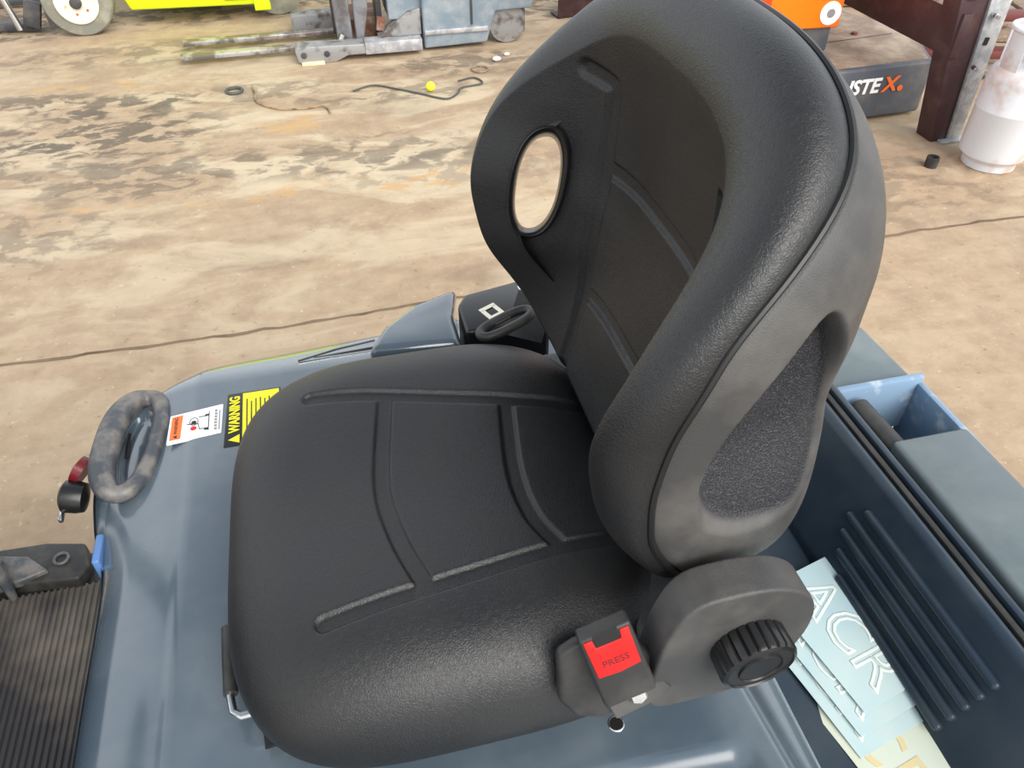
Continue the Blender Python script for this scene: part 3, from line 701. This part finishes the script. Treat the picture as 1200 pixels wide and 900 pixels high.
# ============================================================ BACKGROUND
# --- lime forklift
lt = root('forklift', (-.9, 6.5, 0), 'lime yellow forklift standing far back on the left', 'forklift')
whl = MB().lathe([(.12, 0), (.205, .0), (.215, .012), (.215, .14), (.205, .15), (.12, .15)], (-1.47, 6.03, .215), (0, 1, 0), 48).build('front_wheel', 'tyre', lt)
MB().lathe([(.132, 0), (.135, .012), (.125, .016), (.11, .008), (.05, .004), (.04, .012)], (-1.47, 6.031, .215), (0, -1, 0), 40).build('rim', 'cream', whl, label='cream wheel rim')
MB().lathe([(.036, 0), (.036, .03), (.028, .035)], (-1.47, 6.028, .215), (0, -1, 0), 24).build('hub', 'darkmetal', whl)
for i in range(6):
    a = i*PI/3+.3; MB().lathe([(.008, 0), (.008, .012)], (-1.47+.075*math.cos(a), 6.028, .215+.075*math.sin(a)), (0, -1, 0), 8).build('wheel_nut', 'rust', whl)
MB().prism([(-1.17, .115), (-.42, .10), (-.30, .10), (-.25, .2), (-.25, .9), (-1.3, .9), (-1.24, .3)], (0, 6.12, 0), (1, 0, 0), (0, 0, 1), (0, 1.0, 0), bev=.02).build('body', 'lime', lt)
MB().box((-.42, 6.112, .19), (.26, .02, .09), bev=.004).build('rust_patch', 'rust', lt)
MB().prism([(0, 0), (.11, 0), (.11, .05), (.07, .09), (0, .09)], (-.36, 6.10, .065), (1, 0, 0), (0, 0, 1), (0, .06, 0), bev=.008).build('tie_down_lug', 'lime', lt)
MB().lathe([(.08, 0), (.19, .0), (.195, .12), (.08, .12)], (-.20, 6.2, .195), (0, 1, 0), 40).build('rear_wheel', 'tyre', lt)
MB().box((-1.66, 6.16, .65), (.10, .06, 1.2), bev=.008).build('mast_channel', 'slate', lt)
MB().box((-1.66, 6.85, .65), (.10, .06, 1.2), bev=.008).build('mast_channel', 'slate', lt)
MB().box((-1.79, 6.15, .13), (.10, .06, .16), rot=(0, .35, 0), bev=.006).build('fork_carriage', 'darkmetal', lt)
MB().cyl((-1.88, 6.1, .05), (-1.98, 6.14, .5), .022, 16).build('tilt_rod', 'steel', lt)
MB().box((-2.3, 6.25, .04), (1.0, .1, .035), bev=.004).build('fork', 'darkmetal', lt)
MB().box((-2.3, 6.85, .04), (1.0, .1, .035), bev=.004).build('fork', 'darkmetal', lt)

# --- grey stacker
sk = root('pallet_stacker', (.7, 5.5, 0), 'pale grey-blue walkie pallet stacker with worn forks, standing in the far middle', 'stacker')
MB().box((-.29, 5.335, .045), (1.05, .07, .028), rot=(0, 0, .03), bev=.005).build('fork', 'fork', sk)
MB().box((-.29, 5.60, .045), (1.05, .07, .028), rot=(0, 0, .03), bev=.005).build('fork', 'fork', sk)
og = MB().prism([(-.11, .02), (-.09, 0), (.12, 0), (.20, .035), (.31, .035), (.31, .095), (-.10, .105), (-.12, .08)], (0, 5.14, 0), (1, 0, 0), (0, 0, 1), (0, .12, 0), bev=.006).build('outrigger', 'worn', sk)
for x in (-.07, .07):
    MB().lathe([(.018, 0), (.018, .008), (.008, .01)], (x, 5.142, .055), (0, -1, 0), 16).build('bolt', 'darkmetal', og)
MB().box((-.02, 5.15, .008), (.14, .08, .016), bev=.004).build('roller', 'paleyellow', og)
MB().box((.49, 5.20, .065), (.36, .12, .07), bev=.004).build('outrigger_tube', 'galv', sk)
MB().prism([(.40, .10), (.68, .10), (.68, .26), (.60, .24)], (0, 5.22, 0), (1, 0, 0), (0, 0, 1), (0, .10, 0), bev=.006).build('gusset', 'worn', sk)
og2 = MB().prism([(-.12, 0), (.30, 0), (.30, .10), (-.12, .10)], (0, 5.74, .02), (1, 0, 0), (0, 0, 1), (0, .12, 0), bev=.008).build('outrigger', 'worn', sk)
MB().prism([(.155, .06), (.215, .03), (.25, .06), (.24, .9), (.13, .9)], (0, 5.30, 0), (1, 0, 0), (0, 0, 1), (0, .06, 0), bev=.01).build('mast_channel', 'stackgrey', sk)
MB().prism([(.27, .06), (.31, .05), (.36, .25), (.37, .9), (.27, .9)], (0, 5.28, 0), (1, 0, 0), (0, 0, 1), (0, .07, 0), bev=.01).build('mast_channel', 'stackgrey', sk)
MB().box((.17, 5.55, .5), (.06, .06, .9), bev=.01).build('mast_channel', 'darkmetal', sk)
MB().box((.43, 5.42, .5), (.035, .2, .9), bev=.004).build('mast_plate', 'darkmetal', sk)
MB().box((.43, 5.27, .17), (.05, .03, .08), rot=(0, .15, 0), bev=.004).build('rusty_tab', 'rustbrown', sk)
MB().cyl((.15, 5.26, .05), (.19, 5.27, .12), .016, 14).build('pin', 'steel', sk)
MB().box((.33, 5.6, .10), (.22, .35, .12), bev=.01).build('carriage', 'rustbrown', sk)
MB().box((.60, 5.45, .55), (.24, .40, .72), bev=.015).build('battery_box', 'stackblue', sk)
MB().prism([(.69, .02), (1.10, .03), (1.16, .215), (1.40, .22), (1.42, .95), (.69, .95)], (0, 5.19, 0), (1, 0, 0), (0, 0, 1), (0, .52, 0), bev=.014).build('body', 'stackblue', sk)
MB().box((.90, 5.185, .12), (.41, .02, .03), bev=.004).build('kick_strip', 'galv', sk)
MB().box((1.0, 5.184, .5), (.012, .008, .7)).build('panel_gap', 'darkmetal', sk)
dw = MB().lathe([(.03, -.004), (.075, -.004), (.09, 0), (.118, 0), (.122, .01), (.122, .08), (.03, .09)], (1.245, 5.24, .122), (0, 1, 0), 40).build('drive_wheel', 'worn', sk)
MB().box((1.30, 5.33, .12), (.16, .1, .16), bev=.02).build('wheel_cover', 'stackgrey', sk)

# --- rusty channel stack beyond
def beam(name, c, size, rz, m, label, grp=None, cat='beam'):
    r = root(name, (c[0], c[1], c[2]-size[2]/2), label, cat, grp)
    a = MB(); h = size[2]; t = .012
    ca, sa = math.cos(rz), math.sin(rz); ax = (Vector((ca, sa, 0)), Vector((-sa, ca, 0)), Vector((0, 0, 1)))
    def loc(u, v, w_): return Vector(c)+ax[0]*u+ax[1]*v+ax[2]*w_
    a.box(loc(0, 0, 0), (size[0], t, h), axes=ax); a.box(loc(0, size[1]/2, h/2-t/2), (size[0], size[1], t), axes=ax); a.box(loc(0, size[1]/2, -h/2+t/2), (size[0], size[1], t), axes=ax)
    a.build('channel', m, r, smooth=0); return r
beam('steel_channel', (2.45, 5.75, .075), (1.5, .12, .14), .15, 'maroon', 'dark maroon steel channel lying on the floor behind the backrest top', 'channels beyond the seat')
beam('steel_channel', (2.5, 5.76, .222), (1.5, .12, .14), .15, 'rustbrown', 'rusty brown steel channel lying on top of the dark maroon one', 'channels beyond the seat')
beam('steel_channel', (2.3, 6.6, .095), (1.4, .12, .18), .5, 'darkmetal', 'blackish steel channel lying askew at the back behind the seat', 'channels beyond the seat')

# --- orange truck with its platform box
ot = root('orange_truck', (2.9, 4.2, 0), 'orange and grey industrial truck with a low dusty battery box, behind the seat back', 'truck')
MB().prism([(2.0, 3.84), (2.69, 3.80), (2.72, 4.6), (2.03, 4.64)], (0, 0, .42), (1, 0, 0), (0, 1, 0), (0, 0, .8), bev=.01).build('body', 'orange', ot)
MB().prism([(2.02, 3.825), (2.28, 3.81), (2.28, 3.85), (2.02, 3.86)], (0, 0, .43), (1, 0, 0), (0, 1, 0), (0, 0, .8), bev=.004).build('side_panel', 'redpanel', ot)
MB().prism([(2.02, 3.86), (2.665, 3.825), (2.70, 4.6), (2.03, 4.62)], (0, 0, .298), (1, 0, 0), (0, 1, 0), (0, 0, .124), bev=.006).build('base', 'slate', ot)
bxo = MB().prism([(1.95, 3.50), (3.15, 3.56), (3.33, 4.0), (3.05, 4.7), (1.98, 4.7)], (0, 0, .02), (1, 0, 0), (0, 1, 0), (0, 0, .275), bev=.018).build('battery_box', 'slate', ot, label='slate grey box with dusty brown top and white lettering')
MB().prism([(1.98, 3.53), (3.13, 3.59), (3.31, 4.0), (3.04, 4.67), (2.0, 4.67)], (0, 0, .293), (1, 0, 0), (0, 1, 0), (0, 0, .005), bev=.001).build('dusty_top', 'dirtytop', bxo)
MB().box((2.90, 3.95, .299), (.55, .006, .003), rot=(0, 0, .12)).build('top_seam', 'darkmetal', bxo)
MB().lathe([(.018, 0), (.018, .012), (.010, .014)], (2.96, 4.02, .298), seg=12).build('top_bolt', 'rustbrown', bxo)
dU = Vector((.70, .03, 0)).normalized(); dV = Vector((0, 0, 1)); 
text('USTE', .105, (2.60, 3.53, .195), dU, dV, 'white', 'lettering', bxo, .002, shear=.12, squeeze=1.02, align='LEFT', off=.003)
text('X', .105, (2.865, 3.541, .195), dU, dV, 'orangeprint', 'orange_letter', bxo, .002, shear=.12, squeeze=1.1, align='LEFT', off=.003)
MB().lathe([(.016, 0), (.016, .004)], (2.975, 3.548, .172), (0, -1, 0), 20).build('orange_dot', 'orangeprint', bxo)
ro = MB().lathe([(.058, 0), (.058, .006), (.04, .007)], (2.625, 3.806, .495), (-.04, -1, 0), 32).build('round_sticker', 'white', ot, label='round white sticker with small emblem')
MB().lathe([(.022, 0), (.022, .003)], (2.625, 3.80, .495), (-.04, -1, 0), 20).build('emblem', 'greyprint', ro)

# --- maroon rack with galvanised post face
rk = root('steel_rack', (3.06, 3.33, 0), 'dark maroon steel rack upright with galvanised edge, left of the white gas cylinder', 'rack')
MB().prism([(3.01, 0), (3.10, 0), (3.03, .9), (2.86, .9)], (0, 3.24, 0), (1, 0, 0), (0, 0, 1), (0, .12, 0), bev=.004).build('upright', 'maroon', rk)
MB().prism([(3.10, 0), (3.165, 0), (3.16, .9), (3.03, .9)], (0, 3.225, 0), (1, 0, 0), (0, 0, 1), (0, .02, 0), bev=.003).build('galvanised_face', 'galv', rk, label='galvanised steel edge strip')
MB().box((3.13, 3.25, .006), (.16, .10, .010), bev=.002).build('foot_plate', 'galv', rk)
for z in (.38, .62): MB().box((3.085, 3.205, z), (.035, .03, .02), rot=(0, .4, 0), bev=.004).build('clip', 'steel', rk)
MB().box((3.10, 3.223, .5), (.022, .006, .035), rot=(0, .1, 0)).build('square_hole', 'blackprint', rk)
dirv = Vector((-.02, 1, 0)).normalized()
MB().box((2.95, 3.75, .53), (.05, 1.05, .20), rot=(0, 0, .01), bev=.004).build('beam', 'maroon', rk)
MB().box((2.95, 3.75, .76), (.05, 1.05, .14), bev=.004).build('beam', 'maroon', rk)
MB().box((2.925, 3.55, .645), (.03, .5, .02), bev=.003).build('ledge', 'galv', rk)

# --- timber and strips beyond
for i, (x, y, z, m, lb) in enumerate(((3.75, 3.95, .05, 'timber', 'lowest weathered plank lying behind the gas cylinder'), (3.75, 4.0, .13, 'redstrip', 'red painted plank second from the floor behind the gas cylinder'),
                                      (3.8, 4.05, .21, 'timber', 'weathered plank third from the floor behind the gas cylinder'), (3.85, 4.15, .29, 'redstrip', 'red painted plank on top of the pile behind the gas cylinder'))):
    r = root('plank', (x, y, z-.02), lb, 'plank', 'planks behind the gas cylinder')
    MB().box((x+.15, y, z), (.8, .10, .045), rot=(0, 0, -.25), bev=.004).build('board', m, r)
r = root('scrap_pallet', (4.3, 4.9, 0), 'brown timber pallet lying behind the planks', 'pallet')
for k in range(6): MB().box((4.0+k*.16, 4.9, .13), (.11, 1.0, .02), rot=(0, 0, -.25), bev=.003).build('slat', 'timber', r)
for k in range(3): MB().box((4.4+(k-1)*-.1, 4.9+(k-1)*.42, .06), (1.1, .09, .10), rot=(0, 0, -.25), bev=.003).build('bearer', 'timber', r)

# --- gas cylinder
gc = root('gas_cylinder', (3.13, 2.95, 0), 'white gas cylinder with collar standing at the right edge', 'gas cylinder')
GX, GY = 3.135, 2.965
MB().lathe([(.118, 0), (.122, .004), (.122, .03), (.125, .04), (.148, .062), (.1525, .085), (.1525, .275), (.1545, .279), (.1545, .285), (.1525, .289), (.1525, .415), (.150, .435), (.138, .458), (.10, .478), (.05, .485), (.02, .487)], (GX, GY, 0), seg=72).build('tank', 'gas', gc)
cm = MB()
cm.tube([(GX+.122*math.cos(a), GY+.122*math.sin(a), .632) for a in np.linspace(0, 2*PI, 60, endpoint=False)], .011, closed=True, seg=10)
for a0, a1 in ((-.9, 2.2), (2.75, 4.0-.4), (4.35, 5.0)):
    pts = np.linspace(a0, a1, 24); v2 = []; f2 = []
    for a in pts:
        for rr, zz in ((.124, .455), (.124, .63), (.118, .63), (.118, .455)): v2.append((GX+rr*math.cos(a), GY+rr*math.sin(a), zz))
    for i in range(23):
        for k in range(4): f2.append((i*4+k, i*4+(k+1) % 4, (i+1)*4+(k+1) % 4, (i+1)*4+k))
    f2.append((0, 1, 2, 3)); f2.append((92, 93, 94, 95)); cm.add(v2, f2)
cm.build('collar', 'gas', gc)
MB().cyl((GX, GY, .48), (GX, GY, .565), .018, 16).build('valve', 'brass', gc)
MB().lathe([(.028, 0), (.03, .01), (.028, .02)], (GX, GY, .565), seg=20).build('valve_handwheel', 'redstrip', gc)

# --- small floor debris
def ringo(name, x, y, r, t, m, label, cat, sy=1):
    o = MB().tube([(x+r*math.cos(a), y+r*sy*math.sin(a), t) for a in np.linspace(0, 2*PI, 32, endpoint=False)], t, closed=True, seg=8).build(name, m); tag(o, label, cat)
ringo('rubber_ring', -.49, 4.785, .045, .009, 'cable', 'small black rubber ring on the floor beside the tan rope', 'ring')
ringo('washer_ring', .965, 4.795, .05, .006, 'timber', 'thin brown ring on the floor near the stacker wheel', 'ring', 1)
o = MB().tube([(p[0], p[1], .007) for p in smoothline([(-.39, 4.85), (-.375, 4.70), (-.36, 4.58), (-.25, 4.46), (-.1, 4.43), (0, 4.44), (.03, 4.33)], 8)], .005, seg=8).build('rope', 'tan')
tag(o, 'tan frayed rope lying bent on the floor left of the cable', 'rope')
o = MB().tube([(p[0], p[1], .008) for p in smoothline([(.18, 4.62), (.3, 4.68), (.42, 4.60), (.55, 4.49), (.68, 4.38), (.76, 4.44), (.80, 4.52), (.93, 4.56), (.90, 4.66), (.80, 4.63)], 8)], .0055, seg=8).build('cable', 'cable')
tag(o, 'thin dark cable curling on the floor below the stacker', 'cable')
bm = bmesh.new(); bmesh.ops.create_uvsphere(bm, u_segments=20, v_segments=12, radius=.028)
m = MB(); m.bm(bm); m.v = [(v[0]+.619, v[1]+4.53, v[2]+.028) for v in m.v]
o = m.build('ball', 'yball'); tag(o, 'bright yellow little ball lying by the cable', 'ball')
for x, y, s, lb in ((1.10, 4.92, .026, 'larger pale pebble on the floor below the stacker wheel'), (1.185, 5.0, .018, 'small pale pebble right beside the larger one below the stacker wheel')):
    bm = bmesh.new(); bmesh.ops.create_icosphere(bm, subdivisions=2, radius=s); m = MB(); m.bm(bm)
    m.v = [(v[0]*1.1+x+random.uniform(-.002, .002), v[1]*.8+y, v[2]*.6+s*.6) for v in m.v]; o = m.build('pebble', 'stone'); tag(o, lb, 'pebble', 'pebbles below the stacker')
o = MB().lathe([(.030, 0), (.030, .05), (.024, .052), (.022, .02)], (2.84, 3.0, 0), seg=20).build('rubber_plug', 'blackmatte'); tag(o, 'short black rubber plug on the floor left of the gas cylinder', 'plug')
